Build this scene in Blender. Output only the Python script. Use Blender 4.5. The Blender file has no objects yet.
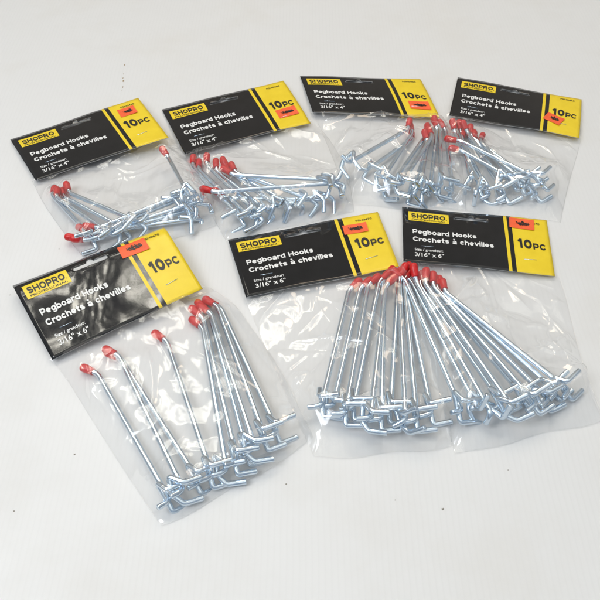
import bpy, bmesh, math, random
import numpy as np
from mathutils import Vector, Matrix, noise
from mathutils.geometry import delaunay_2d_cdt

random.seed(7)
rng = np.random.default_rng(11)
scene = bpy.context.scene
COL = scene.collection

# ---------------------------------------------------------------- camera
H, TH, F = 0.60, math.radians(49.0), 750.0
cam = bpy.data.cameras.new("camera")
cam.sensor_width = 36.0
cam.lens = 36.0 * F / 600.0
cam.clip_start, cam.clip_end = 0.01, 50.0
camo = bpy.data.objects.new("camera", cam)
COL.objects.link(camo)
camo.location = (0, 0, H)
camo.rotation_euler = (math.radians(90) - TH, 0, 0)
scene.camera = camo


def at(px, py, z=0.0):
    """point at height z above the table, read off a sketch of the layout"""
    u = (px - 300) / F
    v = (py - 300) / F
    fy = math.cos(TH) - v * math.sin(TH)
    dz = -math.sin(TH) - v * math.cos(TH)
    t = (z - H) / dz
    return Vector((u * t, fy * t, z))


# ---------------------------------------------------------------- materials
def new_mat(name):
    m = bpy.data.materials.new(name)
    m.use_nodes = True
    nt = m.node_tree
    b = nt.nodes["Principled BSDF"]
    return m, nt, b


def N(nt, typ, **kw):
    n = nt.nodes.new(typ)
    for k, v in kw.items():
        if k in n.inputs:
            n.inputs[k].default_value = v
        else:
            setattr(n, k, v)
    return n


def L(nt, a, ao, b, bi):
    nt.links.new(a.outputs[ao], b.inputs[bi])


def math_node(nt, op, a=None, b=None):
    n = nt.nodes.new('ShaderNodeMath')
    n.operation = op
    for i, x in enumerate((a, b)):
        if x is None:
            continue
        if isinstance(x, (int, float)):
            n.inputs[i].default_value = x
        else:
            nt.links.new(x, n.inputs[i])
    return n.outputs[0]


def bump_noise(nt, b, scale, strength, dist, detail=4, coord='Object', extra=None):
    tc = N(nt, 'ShaderNodeTexCoord')
    no = N(nt, 'ShaderNodeTexNoise')
    no.inputs['Scale'].default_value = scale
    no.inputs['Detail'].default_value = detail
    L(nt, tc, coord, no, 'Vector')
    bp = N(nt, 'ShaderNodeBump')
    bp.inputs['Strength'].default_value = strength
    bp.inputs['Distance'].default_value = dist
    L(nt, no, 'Fac', bp, 'Height')
    L(nt, bp, 'Normal', b, 'Normal')
    return tc, no, bp


def ramp(nt, stops):
    r = nt.nodes.new('ShaderNodeValToRGB')
    e = r.color_ramp.elements
    while len(e) > 1:
        e.remove(e[-1])
    e[0].position = stops[0][0]
    e[0].color = (*stops[0][1], 1)
    for p, c in stops[1:]:
        x = e.new(p)
        x.color = (*c, 1)
    return r


# table: white fluted plastic sheet
def mat_table():
    m, nt, b = new_mat("white_fluted_sheet")
    tc = N(nt, 'ShaderNodeTexCoord')
    sep = N(nt, 'ShaderNodeSeparateXYZ')
    L(nt, tc, 'Object', sep, 0)
    # slow wobble so that the flutes are not ruler-perfect
    wob = N(nt, 'ShaderNodeTexNoise')
    wob.inputs['Scale'].default_value = 9
    wob.inputs['Detail'].default_value = 2
    L(nt, tc, 'Object', wob, 'Vector')
    x = math_node(nt, 'ADD', sep.outputs['X'], math_node(nt, 'MULTIPLY', wob.outputs['Fac'], 0.004))
    w = math_node(nt, 'SINE', math_node(nt, 'MULTIPLY', x, 2 * math.pi / 0.0052))
    amp = N(nt, 'ShaderNodeTexNoise')
    amp.inputs['Scale'].default_value = 14
    amp.inputs['Detail'].default_value = 4
    L(nt, tc, 'Object', amp, 'Vector')
    h = math_node(nt, 'MULTIPLY', w, amp.outputs['Fac'])
    fine = N(nt, 'ShaderNodeTexNoise')
    fine.inputs['Scale'].default_value = 420
    fine.inputs['Detail'].default_value = 5
    L(nt, tc, 'Object', fine, 'Vector')
    h2 = math_node(nt, 'ADD', h, math_node(nt, 'MULTIPLY', fine.outputs['Fac'], 0.5))
    bp = N(nt, 'ShaderNodeBump')
    bp.inputs['Strength'].default_value = 0.11
    bp.inputs['Distance'].default_value = 0.00022
    nt.links.new(h2, bp.inputs['Height'])
    L(nt, bp, 'Normal', b, 'Normal')
    # scuffs and faint yellowed stains
    st = N(nt, 'ShaderNodeTexNoise')
    st.inputs['Scale'].default_value = 7
    st.inputs['Detail'].default_value = 7
    st.inputs['Roughness'].default_value = 0.62
    L(nt, tc, 'Object', st, 'Vector')
    r = ramp(nt, [(0.30, (0.685, 0.677, 0.662)), (0.50, (0.712, 0.711, 0.708)), (0.7, (0.725, 0.725, 0.725))])
    L(nt, st, 'Fac', r, 'Fac')
    # rib colour: glue lines of the flutes are a touch denser
    mx = N(nt, 'ShaderNodeMix')
    mx.data_type = 'RGBA'
    mx.blend_type = 'MULTIPLY'
    k = math_node(nt, 'MULTIPLY', math_node(nt, 'ADD', w, 1.0), 0.5)
    k = math_node(nt, 'POWER', k, 5.0)
    nt.links.new(math_node(nt, 'MULTIPLY', k, math_node(nt, 'MULTIPLY', amp.outputs['Fac'], 0.16)), mx.inputs[0])
    L(nt, r, 'Color', mx, 6)
    mx.inputs[7].default_value = (0.80, 0.80, 0.79, 1)
    # tiny dark specks
    vo = N(nt, 'ShaderNodeTexVoronoi')
    vo.inputs['Scale'].default_value = 26
    vo.inputs['Randomness'].default_value = 1
    L(nt, tc, 'Object', vo, 'Vector')
    spot = math_node(nt, 'LESS_THAN', vo.outputs['Distance'], 0.013)
    sc = N(nt, 'ShaderNodeSeparateColor')
    L(nt, vo, 'Color', sc, 0)
    keep = math_node(nt, 'GREATER_THAN', sc.outputs[0], 0.72)
    mx2 = N(nt, 'ShaderNodeMix')
    mx2.data_type = 'RGBA'
    nt.links.new(math_node(nt, 'MULTIPLY', math_node(nt, 'MULTIPLY', spot, keep), 0.75), mx2.inputs[0])
    L(nt, mx, 2, mx2, 6)
    mx2.inputs[7].default_value = (0.34, 0.30, 0.25, 1)
    L(nt, mx2, 2, b, 'Base Color')
    rg = N(nt, 'ShaderNodeMapRange')
    rg.inputs['From Min'].default_value = 0.3
    rg.inputs['From Max'].default_value = 0.7
    rg.inputs['To Min'].default_value = 0.55
    rg.inputs['To Max'].default_value = 0.28
    L(nt, st, 'Fac', rg, 'Value')
    L(nt, rg, 'Result', b, 'Roughness')
    b.inputs['Specular IOR Level'].default_value = 0.45
    return m


def mat_wire():
    m, nt, b = new_mat("zinc_plated_wire")
    b.inputs['Metallic'].default_value = 1
    tc = N(nt, 'ShaderNodeTexCoord')
    no = N(nt, 'ShaderNodeTexNoise')
    no.inputs['Scale'].default_value = 90
    no.inputs['Detail'].default_value = 5
    L(nt, tc, 'Object', no, 'Vector')
    r = ramp(nt, [(0.3, (0.66, 0.76, 0.86)), (0.6, (0.71, 0.81, 0.90)), (0.8, (0.75, 0.84, 0.92))])
    L(nt, no, 'Fac', r, 'Fac')
    L(nt, r, 'Color', b, 'Base Color')
    rr = N(nt, 'ShaderNodeMapRange')
    rr.inputs['To Min'].default_value = 0.10
    rr.inputs['To Max'].default_value = 0.22
    L(nt, no, 'Fac', rr, 'Value')
    L(nt, rr, 'Result', b, 'Roughness')
    bp = N(nt, 'ShaderNodeBump')
    bp.inputs['Strength'].default_value = 0.04
    bp.inputs['Distance'].default_value = 0.0002
    L(nt, no, 'Fac', bp, 'Height')
    L(nt, bp, 'Normal', b, 'Normal')
    return m


def mat_cap():
    m, nt, b = new_mat("red_vinyl_dip")
    tc, no, bp = bump_noise(nt, b, 260, 0.25, 0.0003)
    r = ramp(nt, [(0.3, (0.52, 0.008, 0.010)), (0.7, (0.68, 0.016, 0.016))])
    L(nt, no, 'Fac', r, 'Fac')
    L(nt, r, 'Color', b, 'Base Color')
    b.inputs['Roughness'].default_value = 0.33
    b.inputs['Subsurface Weight'].default_value = 0.12
    b.inputs['Subsurface Radius'].default_value = (0.002, 0.0005, 0.0005)
    return m


def mat_card(name, c0, c1, rough, bstr=0.10):
    m, nt, b = new_mat(name)
    tc = N(nt, 'ShaderNodeTexCoord')
    no = N(nt, 'ShaderNodeTexNoise')
    no.inputs['Scale'].default_value = 60
    no.inputs['Detail'].default_value = 6
    L(nt, tc, 'Object', no, 'Vector')
    r = ramp(nt, [(0.35, c0), (0.65, c1)])
    L(nt, no, 'Fac', r, 'Fac')
    L(nt, r, 'Color', b, 'Base Color')
    b.inputs['Roughness'].default_value = rough
    n2 = N(nt, 'ShaderNodeTexNoise')
    n2.inputs['Scale'].default_value = 45
    n2.inputs['Detail'].default_value = 5
    L(nt, tc, 'Object', n2, 'Vector')
    bp = N(nt, 'ShaderNodeBump')
    bp.inputs['Strength'].default_value = bstr
    bp.inputs['Distance'].default_value = 0.0006
    L(nt, n2, 'Fac', bp, 'Height')
    L(nt, bp, 'Normal', b, 'Normal')
    return m


def mat_flat(name, c, rough=0.4):
    m, nt, b = new_mat(name)
    tc = N(nt, 'ShaderNodeTexCoord')
    no = N(nt, 'ShaderNodeTexNoise')
    no.inputs['Scale'].default_value = 150
    no.inputs['Detail'].default_value = 4
    L(nt, tc, 'Object', no, 'Vector')
    r = ramp(nt, [(0.3, tuple(x * 0.88 for x in c)), (0.7, c)])
    L(nt, no, 'Fac', r, 'Fac')
    L(nt, r, 'Color', b, 'Base Color')
    b.inputs['Roughness'].default_value = rough
    return m


def mat_film():
    m, nt, b = new_mat("clear_polythene_film")
    for n in list(nt.nodes):
        nt.nodes.remove(n)
    out = N(nt, 'ShaderNodeOutputMaterial')
    tc = N(nt, 'ShaderNodeTexCoord')
    # fine crinkle
    mp = N(nt, 'ShaderNodeMapping')
    mp.inputs['Scale'].default_value = (1.0, 0.35, 1.0)
    mp.inputs['Rotation'].default_value = (0, 0, 0.5)
    L(nt, tc, 'Object', mp, 'Vector')
    n1 = N(nt, 'ShaderNodeTexNoise')
    n1.noise_type = 'RIDGED_MULTIFRACTAL'
    n1.inputs['Scale'].default_value = 30
    n1.inputs['Detail'].default_value = 5
    n1.inputs['Distortion'].default_value = 0.6
    L(nt, mp, 'Vector', n1, 'Vector')
    bp = N(nt, 'ShaderNodeBump')
    bp.inputs['Strength'].default_value = 0.5
    bp.inputs['Distance'].default_value = 0.0022
    L(nt, n1, 'Fac', bp, 'Height')
    tr = N(nt, 'ShaderNodeBsdfTransparent')
    tr.inputs['Color'].default_value = (1, 1, 1, 1)
    gl = N(nt, 'ShaderNodeBsdfGlossy')
    gl.inputs['Color'].default_value = (1, 1, 1, 1)
    gl.inputs['Roughness'].default_value = 0.115
    L(nt, bp, 'Normal', gl, 'Normal')
    # a thin sheet reflects off both of its faces and has no total internal reflection
    lw = N(nt, 'ShaderNodeLayerWeight')
    lw.inputs['Blend'].default_value = 0.5
    k = math_node(nt, 'ADD', math_node(nt, 'MULTIPLY', math_node(nt, 'POWER', lw.outputs['Facing'], 4.0), 0.8), 0.085)
    mx = N(nt, 'ShaderNodeMixShader')
    nt.links.new(k, mx.inputs[0])
    L(nt, tr, 0, mx, 1)
    L(nt, gl, 0, mx, 2)
    d1 = N(nt, 'ShaderNodeBsdfDiffuse')
    d1.inputs['Color'].default_value = (0.9, 0.91, 0.92, 1)
    d2 = N(nt, 'ShaderNodeBsdfTranslucent')
    d2.inputs['Color'].default_value = (0.9, 0.91, 0.92, 1)
    df = N(nt, 'ShaderNodeMixShader')
    df.inputs[0].default_value = 0.35
    L(nt, d1, 0, df, 1)
    L(nt, d2, 0, df, 2)
    mx2 = N(nt, 'ShaderNodeMixShader')
    mx2.inputs[0].default_value = 0.022
    L(nt, mx, 0, mx2, 1)
    L(nt, df, 0, mx2, 2)
    L(nt, mx2, 0, out, 'Surface')
    return m


M_TABLE = mat_table()
M_WIRE = mat_wire()
M_CAP = mat_cap()
M_BLACK = mat_card("black_glossy_card", (0.0075, 0.0078, 0.0085), (0.011, 0.011, 0.012), 0.04, 0.05)
M_YELLOW = mat_card("yellow_printed_card", (0.81, 0.585, 0.018), (0.86, 0.635, 0.025), 0.30)
M_WHITE = mat_flat("white_ink", (0.83, 0.83, 0.82), 0.35)
M_INK = mat_flat("black_ink", (0.012, 0.012, 0.012), 0.35)
M_ORANGE = mat_flat("fluorescent_orange_label", (0.95, 0.13, 0.035), 0.45)
M_PAPER = mat_flat("grey_card_back", (0.42, 0.42, 0.41), 0.6)
M_FILM = mat_film()
M_EDGE = M_FILM
M_RUST = mat_flat("brown_drip", (0.30, 0.21, 0.10), 0.6)


# ---------------------------------------------------------------- object helpers
def link(name, mesh, parent=None):
    o = bpy.data.objects.new(name, mesh)
    COL.objects.link(o)
    if parent:
        o.parent = parent
    return o


def mesh_from(name, V, Fc, mats, smooth=True, mi=None):
    me = bpy.data.meshes.new(name)
    me.from_pydata([tuple(v) for v in V], [], Fc)
    for m in mats:
        me.materials.append(m)
    if smooth:
        me.polygons.foreach_set('use_smooth', [True] * len(me.polygons))
    if mi:
        me.polygons.foreach_set('material_index', mi)
    me.update()
    return me


def empty(name, loc, label, cat, group=None):
    o = bpy.data.objects.new(name, None)
    o.empty_display_size = 0.01
    COL.objects.link(o)
    o.location = loc
    o['label'] = label
    o['category'] = cat
    if group:
        o['group'] = group
    return o


def fillet(pts, r, n=5):
    pts = [Vector(p) for p in pts]
    out = [pts[0]]
    for i in range(1, len(pts) - 1):
        a, b, c = pts[i - 1], pts[i], pts[i + 1]
        d1 = (a - b); d2 = (c - b)
        k = min(r, d1.length * 0.45, d2.length * 0.45)
        p1 = b + d1.normalized() * k
        p2 = b + d2.normalized() * k
        for j in range(n + 1):
            t = j / n
            out.append((1 - t) ** 2 * p1 + 2 * t * (1 - t) * b + t * t * p2)
    out.append(pts[-1])
    # support rings on the long straight runs keep the shading true
    res = [out[0]]
    for a, b in zip(out[:-1], out[1:]):
        l = (b - a).length
        if l > 0.004 and len(pts) < 30 and l < 0.3:
            res.append(a + (b - a) * (0.0008 / l))
            m_ = max(1, int(l / 0.014))
            for q in range(1, m_):
                res.append(a + (b - a) * (q / m_))
            res.append(b - (b - a) * (0.0008 / l))
        res.append(b)
    return res


def tube(pts, rad, seg=12, V=None, Fc=None, bevel=0.0005):
    """sweep; rad may be a number or a list; ends are closed with a small chamfer"""
    if V is None:
        V, Fc = [], []
    n = len(pts)
    rads = rad if isinstance(rad, (list, tuple)) else [rad] * n
    pts = list(pts)
    if bevel:
        d0 = (pts[0] - pts[1]).normalized(); d1 = (pts[-1] - pts[-2]).normalized()
        p0, p1 = pts[0], pts[-1]
        pts = [p0, p0 - d0 * bevel] + pts[1:-1] + [p1 - d1 * bevel, p1]
        rads = [max(rads[0] - bevel, 1e-5), rads[0]] + list(rads[1:-1]) + [rads[-1], max(rads[-1] - bevel, 1e-5)]
        n = len(pts)
    t = (pts[1] - pts[0]).normalized()
    up = Vector((0, 0, 1)) if abs(t.z) < 0.9 else Vector((1, 0, 0))
    nrm = t.cross(up).normalized()
    base = len(V)
    for i in range(n):
        if i == 0: tt = (pts[1] - pts[0])
        elif i == n - 1: tt = (pts[-1] - pts[-2])
        else: tt = (pts[i + 1] - pts[i - 1])
        tt.normalize()
        nrm = (nrm - tt * nrm.dot(tt)).normalized()
        bi = tt.cross(nrm)
        for k in range(seg):
            a = 2 * math.pi * k / seg
            V.append(pts[i] + (nrm * math.cos(a) + bi * math.sin(a)) * rads[i])
    for i in range(n - 1):
        for k in range(seg):
            a = base + i * seg + k
            b = base + i * seg + (k + 1) % seg
            Fc.append((a, b, b + seg, a + seg))
    Fc.append(tuple(base + k for k in reversed(range(seg))))
    Fc.append(tuple(base + (n - 1) * seg + k for k in range(seg)))
    return V, Fc


# ---------------------------------------------------------------- the surface
tv = [(-3, -1.0, 0), (3, -1.0, 0), (3, 4.5, 0), (-3, 4.5, 0), (-3, -1.0, -0.004), (3, -1.0, -0.004), (3, 4.5, -0.004), (-3, 4.5, -0.004)]
tf = [(0, 1, 2, 3), (7, 6, 5, 4), (0, 4, 5, 1), (1, 5, 6, 2), (2, 6, 7, 3), (3, 7, 4, 0)]
table = link("tabletop", mesh_from("tabletop", tv, tf, [M_TABLE], smooth=False))
table['kind'] = 'structure'


def blot(px, py, r, mat, name, parent):
    c = at(px, py, 0.00015)
    n = 14
    V = [c]
    for k in range(n):
        a = 2 * math.pi * k / n
        rr = r * random.uniform(0.7, 1.25)
        V.append(c + Vector((math.cos(a) * rr, math.sin(a) * rr * 1.2, 0)))
    Fc = [(0, 1 + k, 1 + (k + 1) % n) for k in range(n)]
    return link(name, mesh_from(name, V, Fc, [mat], smooth=False), parent)


V, Fc = [], []
for (px, py, r) in [(124.5, 65, .0016), (123.5, 74, .0010), (123, 78, .0013), (123.3, 81, .0020), (122.6, 87, .0015), (122, 90, .0009)]:
    c = at(px, py, 0.00015); b0 = len(V); V.append(c)
    for k in range(12):
        a = 2 * math.pi * k / 12; rr = r * random.uniform(.55, 1.1)
        V.append(c + Vector((math.cos(a) * rr * .8, math.sin(a) * rr * 1.3, 0)))
    Fc += [(b0, b0 + 1 + k, b0 + 1 + (k + 1) % 12) for k in range(12)]
st = link("drip_stain", mesh_from("drip_stain", V, Fc, [M_RUST], smooth=False), table)
V, Fc = [], []
for (px, py, r) in [(74.5, 454.5, .0011), (14, 511, .0010), (10, 295, .0009), (286, 484, .0009), (443, 509, .0014), (230, 457, .0009), (59, 249, .0009), (508, 470, .0007), (395, 500, .0006), (190, 60, .0007)]:
    c = at(px, py, 0.00015); b0 = len(V); V.append(c)
    for k in range(10):
        a = 2 * math.pi * k / 10; rr = r * random.uniform(.5, 1.0)
        V.append(c + Vector((math.cos(a) * rr, math.sin(a) * rr, 0)))
    Fc += [(b0, b0 + 1 + k, b0 + 1 + (k + 1) % 10) for k in range(10)]
link("dirt_speck", mesh_from("dirt_speck", V, Fc, [mat_flat("dirt", (0.26, 0.24, 0.21), .7)], smooth=False), table)

# ---------------------------------------------------------------- hooks
R = 0.00268


def hook_meshes(Ln, s, tag, var=0, f=1):
    # origin where the shaft meets the peg bracket, shaft runs to +Y, the tip is bent to +X
    a = math.radians(33)
    tl = 0.0150
    tip = Vector((math.sin(a) * tl, Ln + math.cos(a) * tl, 0))
    p = fillet([(-0.0125 * s, -0.0125, 0.0015 * f), (0, -0.0100, 0), (0, Ln, 0), tip], 0.0055)
    shaft = mesh_from("shaft_" + tag, *tube(p, R, 14), [M_WIRE])
    d = (tip - Vector((0, Ln, 0))).normalized()
    c0 = Vector((0, Ln, 0)) + d * 0.0050
    q, rr = [], []
    for t, r in [(0, .0030), (.0003, .0037), (.0010, .0039), (.0018, .0036), (.004, .0039), (.007, .0042), (.010, .0044), (.0122, .0042), (.0138, .0035), (.0148, .0022), (.0152, .0008)]:
        q.append(c0 + d * t)
        rr.append(r)
    cap = mesh_from("cap_" + tag, *tube(q, rr, 18, bevel=0), [M_CAP])
    if var == 0:
        br = [(0.0205 * s, -0.0035, 0.0085), (0.0, -0.0050, 0.0085), (-0.0035 * s, 0.0085, 0.0050), (-0.0010 * s, -0.0060, -0.0035), (0.0, -0.0165, -0.0085), (0.0185 * s, -0.0150, -0.0090)]
    else:
        br = [(0.0180 * s, -0.0080, 0.0070), (0.0015 * s, -0.0078, 0.0070), (-0.0085 * s, 0.0045, 0.0050), (-0.0085 * s, -0.0100, -0.0045), (-0.0020 * s, -0.0180, -0.0080), (0.0160 * s, -0.0190, -0.0080)]
    br = [(p_[0] * 0.95, p_[1] * 1.0, p_[2] * f * 1.05) for p_ in br]
    b = mesh_from("bracket_" + tag, *tube(fillet(br, 0.0030, 5), R * 0.98, 14), [M_WIRE])
    return {'shaft': shaft, 'tip_cap': cap, 'peg_bracket': b}


L6, L4 = 0.158, 0.108
HM = {}
for ln, t in ((L6, 'long'), (L4, 'short')):
    for s in (1, -1):
        for v in (0, 1):
            for f in (1, -1):
                HM[(t, s, v, f)] = hook_meshes(ln, s, "%s_%d_%d_%d" % (t, s, v, f), v, f)

PROTO = {}


def hook(kind, cap, elbow, base, zc, ze, zb, s, label, group, var=0, roll=0.0):
    Pe, Pb, Pc = at(*elbow, ze), at(*base, zb), at(*cap, zc)
    ln = L6 if kind == 'long' else L4
    y = (Pe - Pb)
    sc = max(0.80, min(1.16, y.length / ln))
    y.normalize()
    x = (Pc - Pe)
    x = x - y * x.dot(y)
    x.normalize()
    z = x.cross(y)
    if roll:
        q = Matrix.Rotation(roll, 3, y)
        x, z = q @ x, q @ z
    # the pegs point to the side given by the vector s
    s = 1 if x.dot(s) > 0 else -1
    f = 1 if z.z > 0 else -1
    key = (kind, s, var, f)
    M = Matrix(((x.x, y.x, z.x), (x.y, y.y, z.y), (x.z, y.z, z.z))).to_4x4()
    # keep the elbow where it is, push any misfit into the base end
    origin = Pe - y * (ln * sc)
    if key not in PROTO:
        o = empty("pegboard_hook", (0, 0, 0), label, "hook", group)
        for nm, me in HM[key].items():
            link(nm, me, o)
        PROTO[key] = o
    else:
        src = PROTO[key]
        o = src.copy()
        COL.objects.link(o)
        o['label'] = label
        o['group'] = group
        for ch in src.children:
            c = ch.copy()
            COL.objects.link(c)
            c.parent = o
    o.matrix_world = Matrix.Translation(origin) @ M @ Matrix.Diagonal((1, sc, 1, 1))
    # world-space samples for the film to drape over
    W = o.matrix_world.copy()
    segs = [((0, 0, 0), (0, ln, 0)), ((0, ln, 0), (0.0082, ln + 0.0126, 0)),
            ((0.020 * s, -.004, .008 * f), (0, -.005, .008 * f)), ((-.003 * s, .008, .005 * f), (0, -.006, .006 * f)),
            ((0, -.016, -.008 * f), (0.018 * s, -.015, -.009 * f))]
    return [(W @ Vector(a), W @ Vector(b)) for a, b in segs]


# ---------------------------------------------------------------- header cards
CW, CH = 0.175, 0.092


class Surf:
    """bent card surface from four corner points, (u,v) with v running down"""
    def __init__(self, tl, tr, br, bl, bow=0.002, fold=0.0, seed=0):
        self.c = tl, tr, br, bl
        self.bow, self.fold, self.seed = bow, fold, seed
        self.n = ((tr - tl).cross(bl - tl)).normalized()
        if self.n.z < 0:
            self.n = -self.n

    def __call__(self, u, v, off=0.0):
        tl, tr, br, bl = self.c
        p = tl * (1 - u) * (1 - v) + tr * u * (1 - v) + br * u * v + bl * (1 - u) * v
        h = self.bow * 4 * v * (1 - v) * (0.6 + 0.4 * math.sin(3 * u + self.seed))
        h += 0.0010 * math.sin(5.1 * u + 1.7 * self.seed) * v + 0.0004 * math.sin(9 * u + 3 * v + self.seed)
        if self.fold and v < 0.16:
            h -= self.fold * (1 - v / 0.16) ** 2
        return p + self.n * (h + off)


STRIPE = [(0.0, 0.700, 0), (0.700, 0.722, 1), (0.722, 0.752, 0), (0.752, 1.0, 1)]


def slot_outline(cu=0.475, cv=0.135):
    # wide euro slot with a raised middle
    w, t = 0.10, 0.023
    P = []
    for k in range(7):
        a = math.pi / 2 + math.pi * k / 6
        P.append((cu - w + math.cos(a) * t * CH / CW, cv - math.sin(a) * t))
    for k in range(7):
        a = -math.pi / 2 + math.pi * k / 6
        P.append((cu + w + math.cos(a) * t * CH / CW, cv - math.sin(a) * t))
    hump = []
    for k in range(9):
        a = math.pi * k / 8
        hump.append((cu + math.cos(a) * 0.022, cv - t - math.sin(a) * 0.040))
    return P + hump


def inside(p, poly):
    x, y = p
    c = False
    j = len(poly) - 1
    for i in range(len(poly)):
        xi, yi = poly[i]; xj, yj = poly[j]
        if (yi > y) != (yj > y) and x < (xj - xi) * (y - yi) / (yj - yi) + xi:
            c = not c
        j = i
    return c


def card_mesh(S, name):
    hole = slot_outline()
    cols = sorted(set([round(x, 4) for x in np.linspace(0, 1, 41)] + [0.700, 0.722, 0.752]))
    rows = [round(x, 4) for x in np.linspace(0, 1, 25)]
    pts, edges = [], []
    idx = {}
    for j, v in enumerate(rows):
        for i, u in enumerate(cols):
            if inside((u, v), hole):
                continue
            if 0.355 < u < 0.595 and 0.085 < v < 0.165 and not (v in (0, 1)):
                near = min((u - a) ** 2 * 3.6 + (v - b) ** 2 for a, b in hole)
                if near < 0.0002:
                    continue
            idx[(i, j)] = len(pts)
            pts.append(Vector((u, v)))
    def add_line(keys):
        k = [idx[q] for q in keys if q in idx]
        edges.extend(zip(k[:-1], k[1:]))
    for j in (0, len(rows) - 1):
        add_line([(i, j) for i in range(len(cols))])
    for u in (0, 0.700, 0.722, 0.752, 1.0):
        i = min(range(len(cols)), key=lambda q: abs(cols[q] - u))
        add_line([(i, j) for j in range(len(rows))])
    b0 = len(pts)
    pts += [Vector(p) for p in hole]
    edges += [(b0 + k, b0 + (k + 1) % len(hole)) for k in range(len(hole))]
    vo, eo, fo, _, _, _ = delaunay_2d_cdt(pts, edges, [], 0, 1e-6)
    V, Fc, mi = [S(p.x, p.y) for p in vo], [], []
    for f in fo:
        cx = sum(vo[k].x for k in f) / len(f); cy = sum(vo[k].y for k in f) / len(f)
        if inside((cx, cy), hole):
            continue
        n = (V[f[1]] - V[f[0]]).cross(V[f[2]] - V[f[0]])
        Fc.append(tuple(f) if n.dot(S.n) > 0 else tuple(reversed(f)))
        m = 0
        for a, b, q in STRIPE:
            if a <= cx < b:
                m = q
        mi.append(m)
    return mesh_from(name, V, Fc, [M_BLACK, M_YELLOW, M_PAPER], mi=mi)


def patch(S, u0, v0, u1, v1, off, nu=8, nv=4, rot=0.0, lift=0.0):
    V, Fc = [], []
    cu, cv = (u0 + u1) / 2, (v0 + v1) / 2
    for j in range(nv + 1):
        for i in range(nu + 1):
            du = (u0 + (u1 - u0) * i / nu - cu) * CW
            dv = (v0 + (v1 - v0) * j / nv - cv) * CH
            uu = du * math.cos(rot) - dv * math.sin(rot)
            vv = du * math.sin(rot) + dv * math.cos(rot)
            V.append(S(cu + uu / CW, cv + vv / CH, off + lift * (i / nu) ** 3))
    for j in range(nv):
        for i in range(nu):
            a = j * (nu + 1) + i
            Fc.append((a, a + nu + 1, a + nu + 2, a + 1))
    return V, Fc


# a bold extended sans drawn with thick strokes: x to the right, capitals 1 high
def arc(cx, cy, rx, ry, a0, a1, n=12):
    return [(cx + rx * math.cos(math.radians(a0 + (a1 - a0) * k / n)), cy + ry * math.sin(math.radians(a0 + (a1 - a0) * k / n))) for k in range(n + 1)]


def glyphs(T):
    h = T / 2
    X = 0.76          # x-height
    a = 1 - h
    def bowl(w, x0=0):
        return arc(x0 + w / 2, X / 2, w / 2 - h, X / 2 - h, 0, 360, 22)
    G = {
        'P': (0.92, [[(h, 0), (h, 1)], [(h, a), (.58, a)] + arc(.58, a - .245, .92 - h - .58, .245, 90, -90) + [(h, a - .49)]]),
        'R': (1.0, [[(h, 0), (h, 1)], [(h, a), (.62, a)] + arc(.62, a - .235, .94 - h - .62, .235, 90, -90) + [(h, a - .47)], [(.60, a - .47), (.88, 0)]]),
        'H': (1.0, [[(h, 0), (h, 1)], [(1 - h, 0), (1 - h, 1)], [(h, .5), (1 - h, .5)]]),
        'O': (1.1, [arc(.55, .5, .55 - h, .5 - h, 0, 360, 28)]),
        'C': (1.0, [arc(.52, .5, .52 - h, .5 - h, 38, 322, 24)]),
        'S': (0.95, [arc(.47, .5 + (.5 - h) / 2, .47 - h, (.5 - h) / 2, 20, 270, 16) + arc(.47, .5 - (.5 - h) / 2, .47 - h, (.5 - h) / 2, 90, -160, 16)]),
        '1': (0.62, [[(.40, 0), (.40, 1)], [(.40, .93), (.06, .70)]]),
        '0': (0.92, [arc(.46, .5, .46 - h, .5 - h, 0, 360, 28)]),
        'e': (0.82, [[(h, X / 2 - .01), (.82 - h, X / 2 - .01)], arc(.41, X / 2, .41 - h, X / 2 - h, 0, 318, 22)]),
        'o': (0.84, [bowl(.84)]),
        'g': (0.84, [bowl(.84), [(.84 - h, X), (.84 - h, -.02)] + arc(.42, -.04, .42 - h, .14, 0, -150, 10)]),
        'b': (0.84, [bowl(.84), [(h, 0), (h, 1)]]),
        'd': (0.84, [bowl(.84), [(.84 - h, 0), (.84 - h, 1)]]),
        'a': (0.80, [[(.80 - h, 0), (.80 - h, X * .62)] + arc(.40, X * .60, .40 - h, X * .40 - h, 0, 160, 10), arc(.36, .22, .36 - h, .22 - h * .9, 0, 360, 18)]),
        'r': (0.56, [[(h, 0), (h, X)], arc(.46, X * .52, .46 - h, X * .48 - h, 170, 62, 8)]),
        'k': (0.82, [[(h, 0), (h, 1)], [(h, .26), (.70, X)], [(.34, .44), (.74, 0)]]),
        's': (0.74, [arc(.37, X / 2 + (X / 2 - h) / 2, .37 - h, (X / 2 - h) / 2, 20, 270, 14) + arc(.37, X / 2 - (X / 2 - h) / 2, .37 - h, (X / 2 - h) / 2, 90, -160, 14)]),
        'c': (0.78, [arc(.42, X / 2, .42 - h, X / 2 - h, 42, 318, 20)]),
        'h': (0.80, [[(h, 0), (h, 1)], arc(.40, X * .5, .40 - h, X * .5 - h, 180, 0, 14) + [(.80 - h, 0)]]),
        't': (0.56, [[(.24, .98), (.24, .2)] + arc(.40, .2, .16, .2 - h, 180, 290, 8), [(.0, X - h), (.52, X - h)]]),
        'v': (0.82, [[(.08, X), (.41, .04), (.74, X)]]),
        'i': (0.24, [[(.12, 0), (.12, X)], [(.12, .90), (.12, 1.04)]]),
        'l': (0.24, [[(.12, 0), (.12, 1)]]),
        ' ': (0.42, []),
    }
    G['\u00e0'] = (G['a'][0], G['a'][1] + [[(.22, 1.14), (.48, .92)]])
    return G


_stroke_cache = {}


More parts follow.
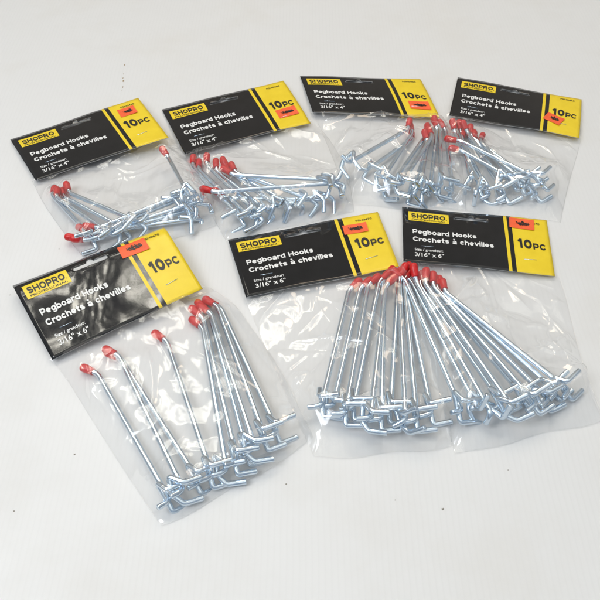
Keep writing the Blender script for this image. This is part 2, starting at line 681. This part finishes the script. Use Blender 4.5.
def stroke_text(body, T):
    """triangles of the union of all strokes"""
    if (body, T) in _stroke_cache:
        return _stroke_cache[(body, T)]
    G = glyphs(T)
    x = 0
    allV, allF = [], []
    for ch in body:
        wd, strokes = G[ch]
        vv, ff = [], []
        for st in strokes:
            for (ax, ay), (bx, by) in zip(st[:-1], st[1:]):
                dx, dy = bx - ax, by - ay
                l = math.hypot(dx, dy)
                if l < 1e-6:
                    continue
                nx, ny = -dy / l * T / 2, dx / l * T / 2
                e = 0.0 if len(st) < 3 else T * 0.10
                ex, ey = dx / l * e, dy / l * e
                k = len(vv)
                vv += [Vector((ax + nx - ex, ay + ny - ey)), Vector((ax - nx - ex, ay - ny - ey)), Vector((bx - nx + ex, by - ny + ey)), Vector((bx + nx + ex, by + ny + ey))]
                ff.append([k, k + 1, k + 2, k + 3])
        if vv:
            vo, eo, fo, _, _, of = delaunay_2d_cdt(vv, [], ff, 0, 1e-4)
            fo = [f for f, o_ in zip(fo, of) if len(o_)]
            k = len(allV)
            allV += [(v.x + x, v.y) for v in vo]
            allF += [tuple(k + q for q in f) for f in fo]
        x += wd + 0.10
    _stroke_cache[(body, T)] = (allV, allF)
    return allV, allF


def put_bold(S, out, body, u0, u1, vbase, vh, T=0.23, off=0.00028):
    V, Fc = stroke_text(body, T)
    x0 = min(v[0] for v in V); x1 = max(v[0] for v in V)
    b = len(out[0])
    for x, y in V:
        out[0].append(S(u0 + (u1 - u0) * (x - x0) / (x1 - x0), vbase - vh * y, off))
    for f in Fc:
        p = [out[0][b + k] for k in f]
        ok = (p[1] - p[0]).cross(p[2] - p[0]).dot(S.n) > 0
        out[1].append(tuple(b + k for k in (f if ok else reversed(f))))


_text_cache = {}


def text_geo(body, bold):
    k = (body, bold)
    if k in _text_cache:
        return _text_cache[k]
    cu = bpy.data.curves.new("t", 'FONT')
    cu.body = body
    cu.size = 1
    cu.offset = bold
    cu.resolution_u = 3
    o = bpy.data.objects.new("t", cu)
    COL.objects.link(o)
    bpy.context.view_layer.update()
    me = bpy.data.meshes.new_from_object(o.evaluated_get(bpy.context.evaluated_depsgraph_get()))
    V = [(v.co.x, v.co.y) for v in me.vertices]
    Fc = [tuple(p.vertices) for p in me.polygons]
    bpy.data.objects.remove(o)
    bpy.data.curves.remove(cu)
    bpy.data.meshes.remove(me)
    _text_cache[k] = (V, Fc)
    return V, Fc


def cap_h(bold):
    V, _ = text_geo("H", bold)
    return max(v[1] for v in V)


def put_text(S, out, body, u0, u1, vbase, vh, off=0.00028, bold=0.02):
    """body between u0 and u1, baseline at vbase, capital height vh (card fractions)"""
    V, Fc = text_geo(body, bold)
    x0 = min(v[0] for v in V); x1 = max(v[0] for v in V)
    ch = cap_h(bold)
    b = len(out[0])
    for x, y in V:
        out[0].append(S(u0 + (u1 - u0) * (x - x0) / (x1 - x0), vbase - vh * y / ch, off))
    for f in Fc:
        out[1].append(tuple(b + k for k in f))


def header(parent, S, size, code, sticker, scrib_seed, org):
    """card with its printing, staples and price sticker; all given in world space, moved to the parent's frame"""
    inv = -org
    def place(o):
        o.data.transform(Matrix.Translation(inv))
        return o
    cm = card_mesh(S, "header_card")
    card = place(link("header_card", cm, parent))
    md = card.modifiers.new("thickness", 'SOLIDIFY')
    md.thickness = 0.0007
    md.offset = -1
    md.use_rim = True
    md.material_offset_rim = 2
    # folded edge and back sheet share the one piece of card
    V, Fc = patch(S, 0.042, 0.085, 0.322, 0.265, 0.00015, 10, 4)
    lb = place(link("logo_panel", mesh_from("logo_panel", V, Fc, [M_YELLOW]), card))
    out = ([], [])
    put_bold(S, out, "SHOPRO", 0.062, 0.298, 0.208, 0.090, T=0.25)
    put_text(S, out, "PROFESSIONAL", 0.065, 0.300, 0.249, 0.026, bold=0.02)
    bar, bf = patch(S, 0.302, 0.195, 0.308, 0.207, .00028, 1, 1)
    b = len(out[0]); out[0].extend(bar); out[1].extend([tuple(b + k for k in f) for f in bf])
    place(link("logo_lettering", mesh_from("logo_lettering", out[0], out[1], [M_INK], smooth=False), card))
    out = ([], [])
    put_bold(S, out, "Pegboard Hooks", 0.068, 0.500, 0.505, 0.080, T=0.235)
    put_bold(S, out, "Crochets \u00e0 chevilles", 0.068, 0.612, 0.640, 0.080, T=0.235)
    put_text(S, out, "Size / grandeur:", 0.078, 0.268, 0.800, 0.040, bold=0.012)
    put_text(S, out, "3/16\" x %s\"" % size, 0.078, 0.272, 0.895, 0.062, bold=0.016)
    place(link("white_lettering", mesh_from("white_lettering", out[0], out[1], [M_WHITE], smooth=False), card))
    out = ([], [])
    vb = 0.575
    put_bold(S, out, "10", 0.778, 0.874, vb, 0.165, T=0.27)
    put_bold(S, out, "PC", 0.882, 0.965, vb, 0.110, T=0.24)
    place(link("quantity_lettering", mesh_from("quantity_lettering", out[0], out[1], [M_INK], smooth=False), card))
    out = ([], [])
    put_text(S, out, code, 0.835, 0.945, 0.115, 0.034, bold=0.012)
    place(link("code_lettering", mesh_from("code_lettering", out[0], out[1], [M_INK], smooth=False), card))
    for (a, b2, v, tilt) in ((0.125, 0.205, 0.715, 0.004), (0.810, 0.892, 0.770, -0.012)):
        pts = [S(a, v, -0.0004), S(a, v, 0.0004), S(b2, v + tilt, 0.0004), S(b2, v + tilt, -0.0004)]
        V, Fc = tube([Vector(p) for p in pts], 0.00032, 8, bevel=0)
        place(link("staple", mesh_from("staple", V, Fc, [M_WIRE]), card))
    if sticker:
        u0, v0, u1, v1, rot = sticker
        V, Fc = patch(S, u0, v0, u1, v1, 0.00045, 8, 4, rot, 0.0010)
        stk = place(link("price_sticker", mesh_from("price_sticker", V, Fc, [M_ORANGE]), card))
        # marker scribble over the price
        rs = random.Random(scrib_seed)
        cu, cv = (u0 + u1) / 2 + .006, (v0 + v1) / 2
        hw, hh = (u1 - u0) * rs.uniform(.26, .36) * CW, (v1 - v0) * rs.uniform(.17, .27) * CH
        freq = rs.choice((1, 2, 3))
        path = []
        n = 17
        for k in range(n):
            a = -1 + 2 * k / (n - 1)
            du = hw * (a * 0.9 + rs.uniform(-.12, .12)) + hw * 0.15 * (1 if k % 2 else -1)
            dv = hh * ((0.8 if k % 2 else -0.8) + rs.uniform(-.4, .4)) * (1 - 0.35 * abs(a))
            path.append((du, dv))
        path += [(-hw, hh * .2), (-hw * .2, -hh * .3), (hw * 1.05, hh * .1), (-hw * .6, hh * .5), (hw * .7, hh * .6)]
        V, Fc = [], []
        for (x0, y0), (x1, y1) in zip(path[:-1], path[1:]):
            d = Vector((x1 - x0, y1 - y0)); L_ = d.length
            if L_ < 1e-6: continue
            d /= L_; nn = Vector((-d.y, d.x)) * 0.00042
            nseg = 4
            b = len(V)
            for q in range(nseg + 1):
                c = Vector((x0, y0)) + d * L_ * q / nseg
                wq = 1 - 0.35 * abs(2 * q / nseg - 1)
                for sg in (-1, 1):
                    e = c + nn * sg * wq
                    uu = e.x * math.cos(rot) - e.y * math.sin(rot)
                    vv = e.x * math.sin(rot) + e.y * math.cos(rot)
                    i_ = (uu / CW + cu - u0) / (u1 - u0)
                    V.append(S(cu + uu / CW, cv + vv / CH, 0.0007 + 0.0010 * max(0, min(1, i_)) ** 3 + 0.00001 * (len(V) % 37)))
            for q in range(nseg):
                Fc.append((b + 2 * q, b + 2 * q + 1, b + 2 * q + 3, b + 2 * q + 2))
        place(link("marker_scribble", mesh_from("marker_scribble", V, Fc, [M_INK], smooth=False), card))
        # tiny print along the sticker edge (parallel unreadable ticks are left out)
    return card


# ---------------------------------------------------------------- film
def polyline(pts, t):
    d = [0]
    for a, b in zip(pts[:-1], pts[1:]):
        d.append(d[-1] + (b - a).length)
    x = t * d[-1]
    for i in range(len(pts) - 1):
        if x <= d[i + 1] or i == len(pts) - 2:
            k = (x - d[i]) / max(1e-9, d[i + 1] - d[i])
            return pts[i].lerp(pts[i + 1], min(1, max(0, k)))


def film(parent, org, S, left, right, bottom_sag, ztop, segs, seed, ncrease, amp=0.0022, NX=190, NY=180):
    r = np.random.default_rng(seed)
    Lp = [at(x, y, 0.001) for x, y in left]
    Rp = [at(x, y, 0.001) for x, y in right]
    X = np.zeros((NY, NX)); Y = np.zeros((NY, NX))
    # smooth the side outlines
    def crv(P, t):
        return polyline(fillet(P, 0.03, 6), t)
    for j in range(NY):
        t = j / (NY - 1)
        a, b = crv(Lp, t), crv(Rp, t)
        if j == 0:
            a0, b0 = a, b
        for i in range(NX):
            s = i / (NX - 1)
            p = a.lerp(b, s)
            sag = bottom_sag * 4 * s * (1 - s) * t ** 3
            jit = 0.0016 * math.sin(11 * s + seed) * t ** 4
            if t < 0.3:
                q = S(-0.018 + 1.036 * s, 0.93)
                p = p + (q - a0.lerp(b0, s)) * (1 - t / 0.3) ** 2
            X[j, i] = p.x
            Y[j, i] = p.y - sag + jit
    ob = np.full((NY, NX), 0.0012)
    for a, b in segs:
        ax, ay, az = a; bx, by, bz = b
        dx, dy = bx - ax, by - ay
        l2 = dx * dx + dy * dy + 1e-12
        t = np.clip(((X - ax) * dx + (Y - ay) * dy) / l2, 0, 1)
        dist = np.sqrt((X - ax - t * dx) ** 2 + (Y - ay - t * dy) ** 2)
        z = az + t * (bz - az) + 0.0042
        ob = np.maximum(ob, np.where(dist < 0.0055, z, 0))
    S_, T_ = np.meshgrid(np.linspace(0, 1, NX), np.linspace(0, 1, NY))
    edge = np.minimum(np.minimum(S_, 1 - S_) * 9, (1 - T_) * 10)
    edge = np.clip(edge, 0, 1)
    ob = np.minimum(ob, 0.0012 + 0.045 * edge)
    top = ztop
    Z = ob.copy()
    Z[0, :] = np.array([max(0.0012, S(min(1, max(0, -0.018 + 1.036 * i / (NX - 1))), 0.93).z - 0.0015) for i in range(NX)])
    ob[0, :] = Z[0, :]
    tt = np.linspace(0, 1, NY)
    EL = 0.0012 + (Z[0, 0] - .0012) * np.clip(1 - tt / .22, 0, 1) ** 2
    ER = 0.0012 + (Z[0, -1] - .0012) * np.clip(1 - tt / .22, 0, 1) ** 2
    for it in range(1500):
        Zn = Z.copy()
        Zn[1:-1, 1:-1] = 0.25 * (Z[:-2, 1:-1] + Z[2:, 1:-1] + Z[1:-1, :-2] + Z[1:-1, 2:]) + 1.2e-6
        Zn = np.maximum(Zn, ob)
        Zn[0, :] = Z[0, :]
        Zn[:, 0] = EL; Zn[:, -1] = ER; Zn[-1, :] = 0.0012
        Z = Zn
    # creases: sharp-crested folds, most of them fanning out from the header and the hook heap
    cx, cy = X.mean(), Y.mean()
    W = (X.max() - X.min()); Hh = (Y.max() - Y.min())
    C = np.zeros_like(Z)
    for k in range(ncrease):
        px = cx + (r.random() - .5) * W * 0.95; py = cy + (r.random() - .5) * Hh * 0.95
        if r.random() < 0.6:
            ang = math.atan2(py - (Y[0].mean()), px - X[0].mean()) + r.normal() * 0.35
        else:
            ang = r.random() * math.pi
        ln = 0.012 + 0.045 * r.random() ** 1.5
        w = 0.0012 + 0.0035 * r.random() ** 2
        cv = r.normal() * 6
        lx = (X - px) * math.cos(ang) + (Y - py) * math.sin(ang)
        ly = -(X - px) * math.sin(ang) + (Y - py) * math.cos(ang) + cv * lx ** 2
        win = np.clip(1 - (lx / ln) ** 2, 0, 1)
        a = 2.2 * amp * (0.25 + r.random()) * (1 if r.random() < .75 else -0.5) * (w / 0.0035)
        side = np.where(ly > 0, np.exp(-ly / w), np.exp(ly / (w * (1.5 + 2 * r.random()))))
        C += a * win * side
    # slow billows
    B = np.zeros_like(Z)
    for j in range(0, NY):
        for i in range(0, NX):
            v = noise.noise(Vector((X[j, i] * 38 + seed, Y[j, i] * 38, seed)))
            v2 = noise.noise(Vector((X[j, i] * 90 + seed * 2, Y[j, i] * 60, seed + 5)))
            B[j, i] = 0.0022 * v + 0.0008 * v2
    fade = np.clip(edge * 1.6, 0, 1) * np.clip(T_ * 12, 0, 1)
    Z = Z + (C + B + 0.0012) * fade
    Z = np.minimum(Z, Z[0:1, :] + np.clip(T_ - 0.035, 0, 1) * 0.20)
    Z = np.maximum(Z, 0.0008)
    V = [Vector((X[j, i], Y[j, i], Z[j, i])) - org for j in range(NY) for i in range(NX)]
    Fc = []
    for j in range(NY - 1):
        for i in range(NX - 1):
            a = j * NX + i
            Fc.append((a, a + NX, a + NX + 1, a + 1))
    me = mesh_from("plastic_bag", V, Fc, [M_FILM])
    bag = link("plastic_bag", me, parent)
    rim = [V[j * NX] for j in range(8, NY)] + [V[(NY - 1) * NX + i] for i in range(1, NX)] + [V[j * NX + NX - 1] for j in range(NY - 2, 8, -1)]
    link("welded_edge", mesh_from("welded_edge", *tube(rim, 0.00035, 6, bevel=0), [M_EDGE]), bag)
    return bag


# ---------------------------------------------------------------- packages
ORD = ["first", "second", "third", "fourth", "fifth", "sixth", "seventh", "eighth", "ninth", "tenth"]


def package(hint, name_label, short, kind, size, code, corners, zc, hooks, left, right, sag, sticker, seed, ncrease, bow=0.0015, fold=0.0, amp=0.0022, tone="silvery"):
    P = [at(x, y, z) for (x, y), z in zip(corners, zc)]
    org = (P[0] + P[1] + P[2] + P[3]) / 4
    org.z = 0
    root = empty("hook_package", org, name_label, "packaged hooks", "bagged pegboard hooks")
    S = Surf(*P, bow=bow, fold=fold, seed=seed)
    header(root, S, size, code, sticker, seed, org)
    segs = []
    # order of the tips from left to right gives each hook its own label
    order = sorted(range(len(hooks)), key=lambda i: hooks[i][0][0])
    rank = {i: k for k, i in enumerate(order)}
    for i, h in enumerate(hooks):
        cap, el, ba, zcap, ze, zb, s = h[:7]
        var = h[7] if len(h) > 7 else (i % 3 == 1) * 1
        ex = h[8] if len(h) > 8 else ""
        size_word = "long" if kind == 'long' else "short"
        lab = "%s %s hook%s, red tip %s from left in the %s" % (size_word, tone, (" " + ex) if ex else "", ORD[rank[i]], short)
        segs += hook(kind, cap, el, ba, zcap, ze, zb, Vector(hint), lab, "hooks inside the " + short, var, roll=random.uniform(-1, 1) * (.12 if kind == 'long' else .34))
    zt = lambda u: (P[3].z * (1 - u) + P[2].z * u) - 0.0016
    film(root, org, S, left, right, sag, zt, segs, seed, ncrease, amp)
    return root


m = 0.001
# --- lower left
hk = [
    ((81.6, 360.7), (97.7, 373.7), (165, 492), 5 * m, 5 * m, 9 * m, -1),
    ((103, 344.6), (119.3, 356.3), (179, 481), 8 * m, 8 * m, 14 * m, -1),
    ((106, 346), (121.5, 359), (194, 474), 4.5 * m, 4 * m, 9 * m, -1),
    ((153, 329.5), (167, 341.5), (209, 467), 5 * m, 5 * m, 13 * m, -1),
    ((191, 318), (202.7, 328), (225, 461), 5 * m, 5 * m, 12 * m, -1),
    ((191, 307), (203, 318), (235, 452), 10 * m, 9 * m, 18 * m, -1),
    ((197, 300.5), (209, 311), (245, 444), 5 * m, 5 * m, 9 * m, -1),
    ((199.5, 303), (211.5, 314), (252, 439), 13 * m, 12 * m, 21 * m, -1),
    ((206, 297.5), (217.5, 306.5), (262, 430), 9 * m, 9 * m, 16 * m, -1),
    ((210, 298), (221, 308), (274, 424), 5 * m, 5 * m, 10 * m, -1),
]
package((1, 0, 0), "clear bag of long hooks, mottled glare on its tilted black and yellow card, front left",
        "front left bag", 'long', "6", "PSH0470",
        [(11, 283), (163, 224.4), (202.8, 288.6), (52, 359.3)], [17 * m, 27 * m, 13 * m, 7 * m], hk,
        [(46, 342), (70, 384), (112, 452), (161, 526)], [(203, 276), (232, 300), (283, 372), (313, 439)], 0.004,
        (0.665, 0.065, 0.845, 0.245, 0.03), 3, 46, bow=0.0006, fold=0.005, amp=0.0024)
# --- front middle
hk = [
    ((357, 279), (349, 290), (323, 398), 8 * m, 7 * m, 14 * m, 1),
    ((366.7, 278), (360, 288), (335, 398), 8 * m, 7 * m, 9 * m, 1),
    ((376, 274), (368, 285.5), (347, 405), 9 * m, 8 * m, 15 * m, 1),
    ((387, 269), (379, 281.7), (355, 400), 8 * m, 7 * m, 9 * m, 1),
    ((394, 275), (385.5, 286), (371.7, 409), 14 * m, 13 * m, 21 * m, 1),
    ((391, 266), (384, 279), (381.7, 409), 7 * m, 6 * m, 14 * m, 1),
    ((402, 270), (398, 283), (391, 403), 5 * m, 5 * m, 9 * m, 1),
    ((401, 266), (399, 279), (405, 410), 11 * m, 10 * m, 19 * m, 1),
    ((409, 268), (404, 280), (416, 410), 8 * m, 8 * m, 14 * m, 1),
    ((405, 264), (403, 276), (430, 404), 5 * m, 5 * m, 10 * m, 1),
]
package((1, 0, 0), "clear bag of long hooks with a plain black and yellow card, front middle", "front middle bag", 'long', "6", "PSH0470",
        [(228, 240), (377.7, 211.6), (399, 266.4), (246, 297.7)], [3 * m, 4 * m, 9 * m, 7 * m], hk,
        [(243, 288), (258, 330), (288, 400), (314, 458)], [(401, 256), (425, 300), (446, 370), (452, 446)], 0.002,
        (0.735, 0.150, 0.895, 0.315, 0.05), 8, 60, amp=0.0026)
# --- front right
els = [(405, 280), (411, 281), (416, 281.5), (420, 285), (425, 283), (429, 286), (433, 286), (437, 289), (441, 290), (445.5, 292.5)]
bs = [(458, 402), (473, 400), (486, 404), (497, 396), (507, 400), (519, 391), (529, 396), (541, 392), (549, 385), (561, 384)]
zz = [(10, 16), (5, 9), (12, 19), (7, 11), (14, 22), (6, 10), (12, 19), (8, 13), (5, 9), (10, 13)]
hk = []
for k in range(10):
    e = els[k]
    z1, z2 = zz[k]
    hk.append(((e[0] - 8.5 + .3 * k, e[1] - 15), e, bs[k], z1 * m, z1 * m, z2 * m, -1))
package((1, 0, 0), "clear bag of long hooks fanned to the right, card lying nearly square on, front right", "front right bag", 'long', "6", "PSH0470",
        [(402, 207), (546.7, 220), (555, 276), (403.5, 260.5)], [3 * m, 3 * m, 5 * m, 10 * m], hk,
        [(402, 254), (420, 320), (441, 400), (455, 455)], [(562, 268), (566, 300), (581, 360), (604, 420)], 0.0,
        (0.738, 0.030, 0.905, 0.225, 0.06), 14, 66, amp=0.0026)
# --- back row, first
hk = [
    ((49.5, 182), (52, 195), (90, 236), 6 * m, 6 * m, 10 * m, 1),
    ((52.5, 185), (57, 197.5), (108, 232), 12 * m, 11 * m, 15 * m, 1),
    ((60, 184.5), (64, 197), (121, 227), 6 * m, 6 * m, 9 * m, 1),
    ((63, 181.5), (69.5, 193), (134, 220), 11 * m, 10 * m, 17 * m, 1),
    ((70, 238), (82, 238), (168, 204), 7 * m, 8 * m, 12 * m, 1),
    ((88, 231), (99, 228), (178, 196), 14 * m, 14 * m, 20 * m, 1),
    ((76, 241), (88, 240), (182, 212), 12 * m, 12 * m, 9 * m, 1),
    ((161, 146), (168.5, 158), (184, 187), 16 * m, 18 * m, 30 * m, 1, 1),
    ((92, 235), (103, 233), (194, 203), 6 * m, 7 * m, 18 * m, 1),
    ((80, 234), (92, 233), (187, 220), 5 * m, 5 * m, 8 * m, 1),
]
package((.5, -1, 0), "clear bag of short hooks crossing each other, leftmost of the back row", "back row bag furthest left", 'short', "4", "PSH0465",
        [(10.3, 139.7), (138, 97.5), (168.7, 137.8), (35.6, 180)], [3 * m, 9 * m, 16 * m, 7 * m], hk,
        [(28, 172), (44, 205), (66, 236), (86, 262)], [(170, 131), (190, 152), (212, 183), (216, 226)], 0.0,
        (0.795, 0.135, 0.925, 0.315, 0.04), 21, 44, amp=0.0020)
# --- back row, second
hk = [
    ((189, 155), (192.5, 166), (236, 213), 6 * m, 6 * m, 10 * m, 1),
    ((194, 158.5), (198.5, 169), (246, 213), 6 * m, 6 * m, 13 * m, 1),
    ((200.7, 151.7), (206.7, 165), (253, 209), 12 * m, 10 * m, 15 * m, 1),
    ((210, 159.5), (216.7, 171), (263, 208), 8 * m, 7 * m, 11 * m, 1),
    ((218, 160), (226, 170), (275, 204), 8 * m, 7 * m, 16 * m, 1),
    ((224, 171), (234, 175), (329, 180), 13 * m, 14 * m, 22 * m, 1, 0),
    ((205, 189.5), (216, 192), (322, 184), 18 * m, 18 * m, 25 * m, 1, 1),
    ((216, 197), (226, 198), (318, 200), 6 * m, 6 * m, 12 * m, 1),
    ((221, 166), (230, 172), (289, 203), 5 * m, 5 * m, 12 * m, 1),
    ((226, 168), (236, 173), (305, 197), 9 * m, 9 * m, 15 * m, 1),
]
package((-.3, -1, 0), "clear bag of short hooks in a fanned row, second from left in the back row", "back row bag second from left", 'short', "4", "PSH0465",
        [(161.7, 109.3), (283.3, 80.7), (310.7, 122.7), (185, 154)], [3 * m, 5 * m, 7 * m, 9 * m], hk,
        [(182, 146), (196, 182), (210, 212), (226, 240)], [(311, 116), (330, 140), (348, 170), (354, 212)], 0.001,
        (0.795, 0.605, 0.955, 0.785, -0.02), 29, 50, amp=0.0020)
# --- back row, third
hk = [
    ((411.8, 118), (407.6, 129.4), (354, 160), 14 * m, 14 * m, 20 * m, -1, 1),
    ((417, 119.5), (412.5, 133), (386, 174), 8 * m, 8 * m, 12 * m, -1),
    ((419, 124), (412, 139), (370, 168), 5 * m, 5 * m, 9 * m, -1),
    ((434, 115.5), (440, 128), (441, 181), 9 * m, 9 * m, 17 * m, -1),
    ((431, 124), (432, 136), (404, 180), 15 * m, 15 * m, 22 * m, -1),
    ((422.5, 136), (429, 131), (392, 184), 6 * m, 6 * m, 10 * m, -1, 1),
    ((426, 130), (427.5, 142), (421, 184), 9 * m, 9 * m, 19 * m, -1),
    ((438, 117), (437, 130), (430, 190), 6 * m, 6 * m, 9 * m, -1),
    ((429, 127), (431, 138), (412, 190), 5 * m, 5 * m, 8 * m, -1),
    ((441, 120), (446, 131), (452, 186), 6 * m, 6 * m, 10 * m, -1),
]
package((1, -.6, 0), "clear bag of short hooks with one hook lying apart, third in the back row", "back row bag third from left", 'short', "4", "PSH0465",
        [(300, 75.6), (420.3, 79.3), (440, 116.7), (312.7, 112.4)], [3 * m, 3 * m, 9 * m, 8 * m], hk,
        [(311, 106), (322, 132), (336, 165), (348, 204)], [(441, 112), (452, 130), (462, 162), (466, 210)], 0.003,
        (0.800, 0.640, 0.960, 0.830, 0.03), 37, 54, amp=0.0024)
# --- back row, fourth
hk = [
    ((453.7, 138.7), (460.5, 141), (537, 178), 18 * m, 18 * m, 23 * m, -1, 0),
    ((455, 148.7), (462, 151), (519, 183), 15 * m, 15 * m, 18 * m, -1, 0),
    ((477, 130), (480, 141), (510, 176), 8 * m, 8 * m, 14 * m, -1),
    ((461, 122.5), (467.5, 133), (498, 177), 9 * m, 9 * m, 16 * m, -1),
    ((467, 127), (471.5, 137), (525, 176), 5 * m, 5 * m, 10 * m, -1),
    ((459, 122), (461, 133), (470, 178), 6 * m, 6 * m, 12 * m, -1),
    ((451.5, 124), (455, 133), (479, 184), 9 * m, 9 * m, 18 * m, -1),
    ((457, 128), (461, 139), (487, 190), 5 * m, 5 * m, 8 * m, -1),
    ((464, 125), (468, 136), (502, 190), 5 * m, 5 * m, 9 * m, -1),
    ((470, 131), (475, 141), (532, 189), 5 * m, 5 * m, 9 * m, -1),
]
package((1, -.2, 0), "clear bag of short hooks with tilted orange sticker, far right of the back row", "back row bag furthest right", 'short', "4", "PSH0465",
        [(457.8, 77), (581.6, 99.7), (579.3, 138), (449.3, 115.2)], [3 * m, 3 * m, 7 * m, 8 * m], hk,
        [(447, 108), (440, 140), (434, 170), (430, 206)], [(582, 136), (577, 155), (568, 185), (560, 222)], 0.002,
        (0.725, 0.585, 0.865, 0.775, 0.42), 43, 54, amp=0.0022)

# ---------------------------------------------------------------- light
w = bpy.data.worlds.new("World")
scene.world = w
w.use_nodes = True
nt = w.node_tree
bg = nt.nodes['Background']
tc = N(nt, 'ShaderNodeTexCoord')
sep = N(nt, 'ShaderNodeSeparateXYZ')
L(nt, tc, 'Generated', sep, 0)


def dot_mask(d, c0, c1):
    d = Vector(d).normalized()
    vm = N(nt, 'ShaderNodeVectorMath')
    vm.operation = 'DOT_PRODUCT'
    L(nt, tc, 'Generated', vm, 0)
    vm.inputs[1].default_value = d
    mr = N(nt, 'ShaderNodeMapRange')
    mr.interpolation_type = 'SMOOTHSTEP'
    mr.inputs['From Min'].default_value = c0
    mr.inputs['From Max'].default_value = c1
    nt.links.new(vm.outputs['Value'], mr.inputs['Value'])
    return mr.outputs['Result']


# soft daylight: cool from the viewer's side and above, warmer and dimmer beyond the table
grad = N(nt, 'ShaderNodeMapRange')
grad.inputs['From Min'].default_value = -0.9
grad.inputs['From Max'].default_value = 0.9
L(nt, sep, 'Y', grad, 'Value')
rmp = ramp(nt, [(0.0, (0.84, 1.0, 1.2)), (0.45, (0.74, 0.82, 0.90)), (0.72, (1.05, 1.06, 1.07)), (1.0, (0.80, 0.72, 0.62))])
L(nt, grad, 'Result', rmp, 'Fac')
low = N(nt, 'ShaderNodeMapRange')
low.interpolation_type = 'SMOOTHSTEP'
low.inputs['From Min'].default_value = 0.02
low.inputs['From Max'].default_value = 0.38
low.inputs['To Min'].default_value = 0.34
L(nt, sep, 'Z', low, 'Value')
lo = N(nt, 'ShaderNodeVectorMath')
lo.operation = 'SCALE'
L(nt, rmp, 'Color', lo, 0)
L(nt, low, 'Result', lo, 'Scale')
# mottled glow added to the sky for card glare and film glints
no = N(nt, 'ShaderNodeTexNoise')
no.inputs['Scale'].default_value = 62
no.inputs['Detail'].default_value = 9
no.inputs['Roughness'].default_value = 0.68
no.inputs['Distortion'].default_value = 0.9
L(nt, tc, 'Generated', no, 'Vector')
thr = N(nt, 'ShaderNodeMapRange')
thr.interpolation_type = 'SMOOTHSTEP'
thr.inputs['From Min'].default_value = 0.505
thr.inputs['From Max'].default_value = 0.545
L(nt, no, 'Fac', thr, 'Value')
wide = math_node(nt, 'MULTIPLY', dot_mask((0, -0.05, 1.0), 0.70, 0.86), 0.19)  # weaker overhead part, added for glints on the bags
near = dot_mask((-0.28, 0.46, 0.84), 0.968, 0.985)  # bright patch added where the front left card's reflection points
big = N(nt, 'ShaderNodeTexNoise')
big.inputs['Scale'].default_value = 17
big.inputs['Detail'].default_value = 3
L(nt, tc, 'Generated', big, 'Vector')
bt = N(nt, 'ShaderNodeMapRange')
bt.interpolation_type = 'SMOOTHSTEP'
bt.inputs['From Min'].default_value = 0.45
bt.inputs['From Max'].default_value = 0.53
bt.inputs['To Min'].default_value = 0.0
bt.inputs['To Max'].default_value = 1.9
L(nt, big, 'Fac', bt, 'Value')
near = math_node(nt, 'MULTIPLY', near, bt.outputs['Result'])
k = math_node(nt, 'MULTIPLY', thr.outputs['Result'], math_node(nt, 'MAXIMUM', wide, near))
sc_ = N(nt, 'ShaderNodeVectorMath')
sc_.operation = 'SCALE'
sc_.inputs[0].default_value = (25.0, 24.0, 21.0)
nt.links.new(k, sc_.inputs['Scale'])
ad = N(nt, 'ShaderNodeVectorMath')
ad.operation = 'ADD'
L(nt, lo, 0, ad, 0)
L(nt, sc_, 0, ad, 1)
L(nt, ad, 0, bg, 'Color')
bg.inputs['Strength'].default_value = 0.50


def area(name, loc, target, size, sizey, power, color):
    l = bpy.data.lights.new(name, 'AREA')
    l.shape = 'RECTANGLE'
    l.size, l.size_y = size, sizey
    l.energy = power
    l.color = color
    o = bpy.data.objects.new(name, l)
    COL.objects.link(o)
    o.location = loc
    o.rotation_euler = (Vector(target) - Vector(loc)).to_track_quat('-Z', 'Y').to_euler()
    return o


area("window_light", (-0.95, -0.05, 1.35), (0.1, 0.45, 0), 0.62, 0.75, 12.6, (0.91, 0.945, 1.0))
area("room_lamp", (0.15, 1.35, 1.15), (0.0, 0.80, 0), 0.35, 0.35, 2.3, (1.0, 0.80, 0.60))

scene.view_settings.view_transform = 'Standard'
scene.view_settings.look = 'None'
scene.view_settings.exposure = -0.18
scene.view_settings.gamma = 1.0
scene.render.resolution_x = 1024
scene.render.resolution_y = 1024
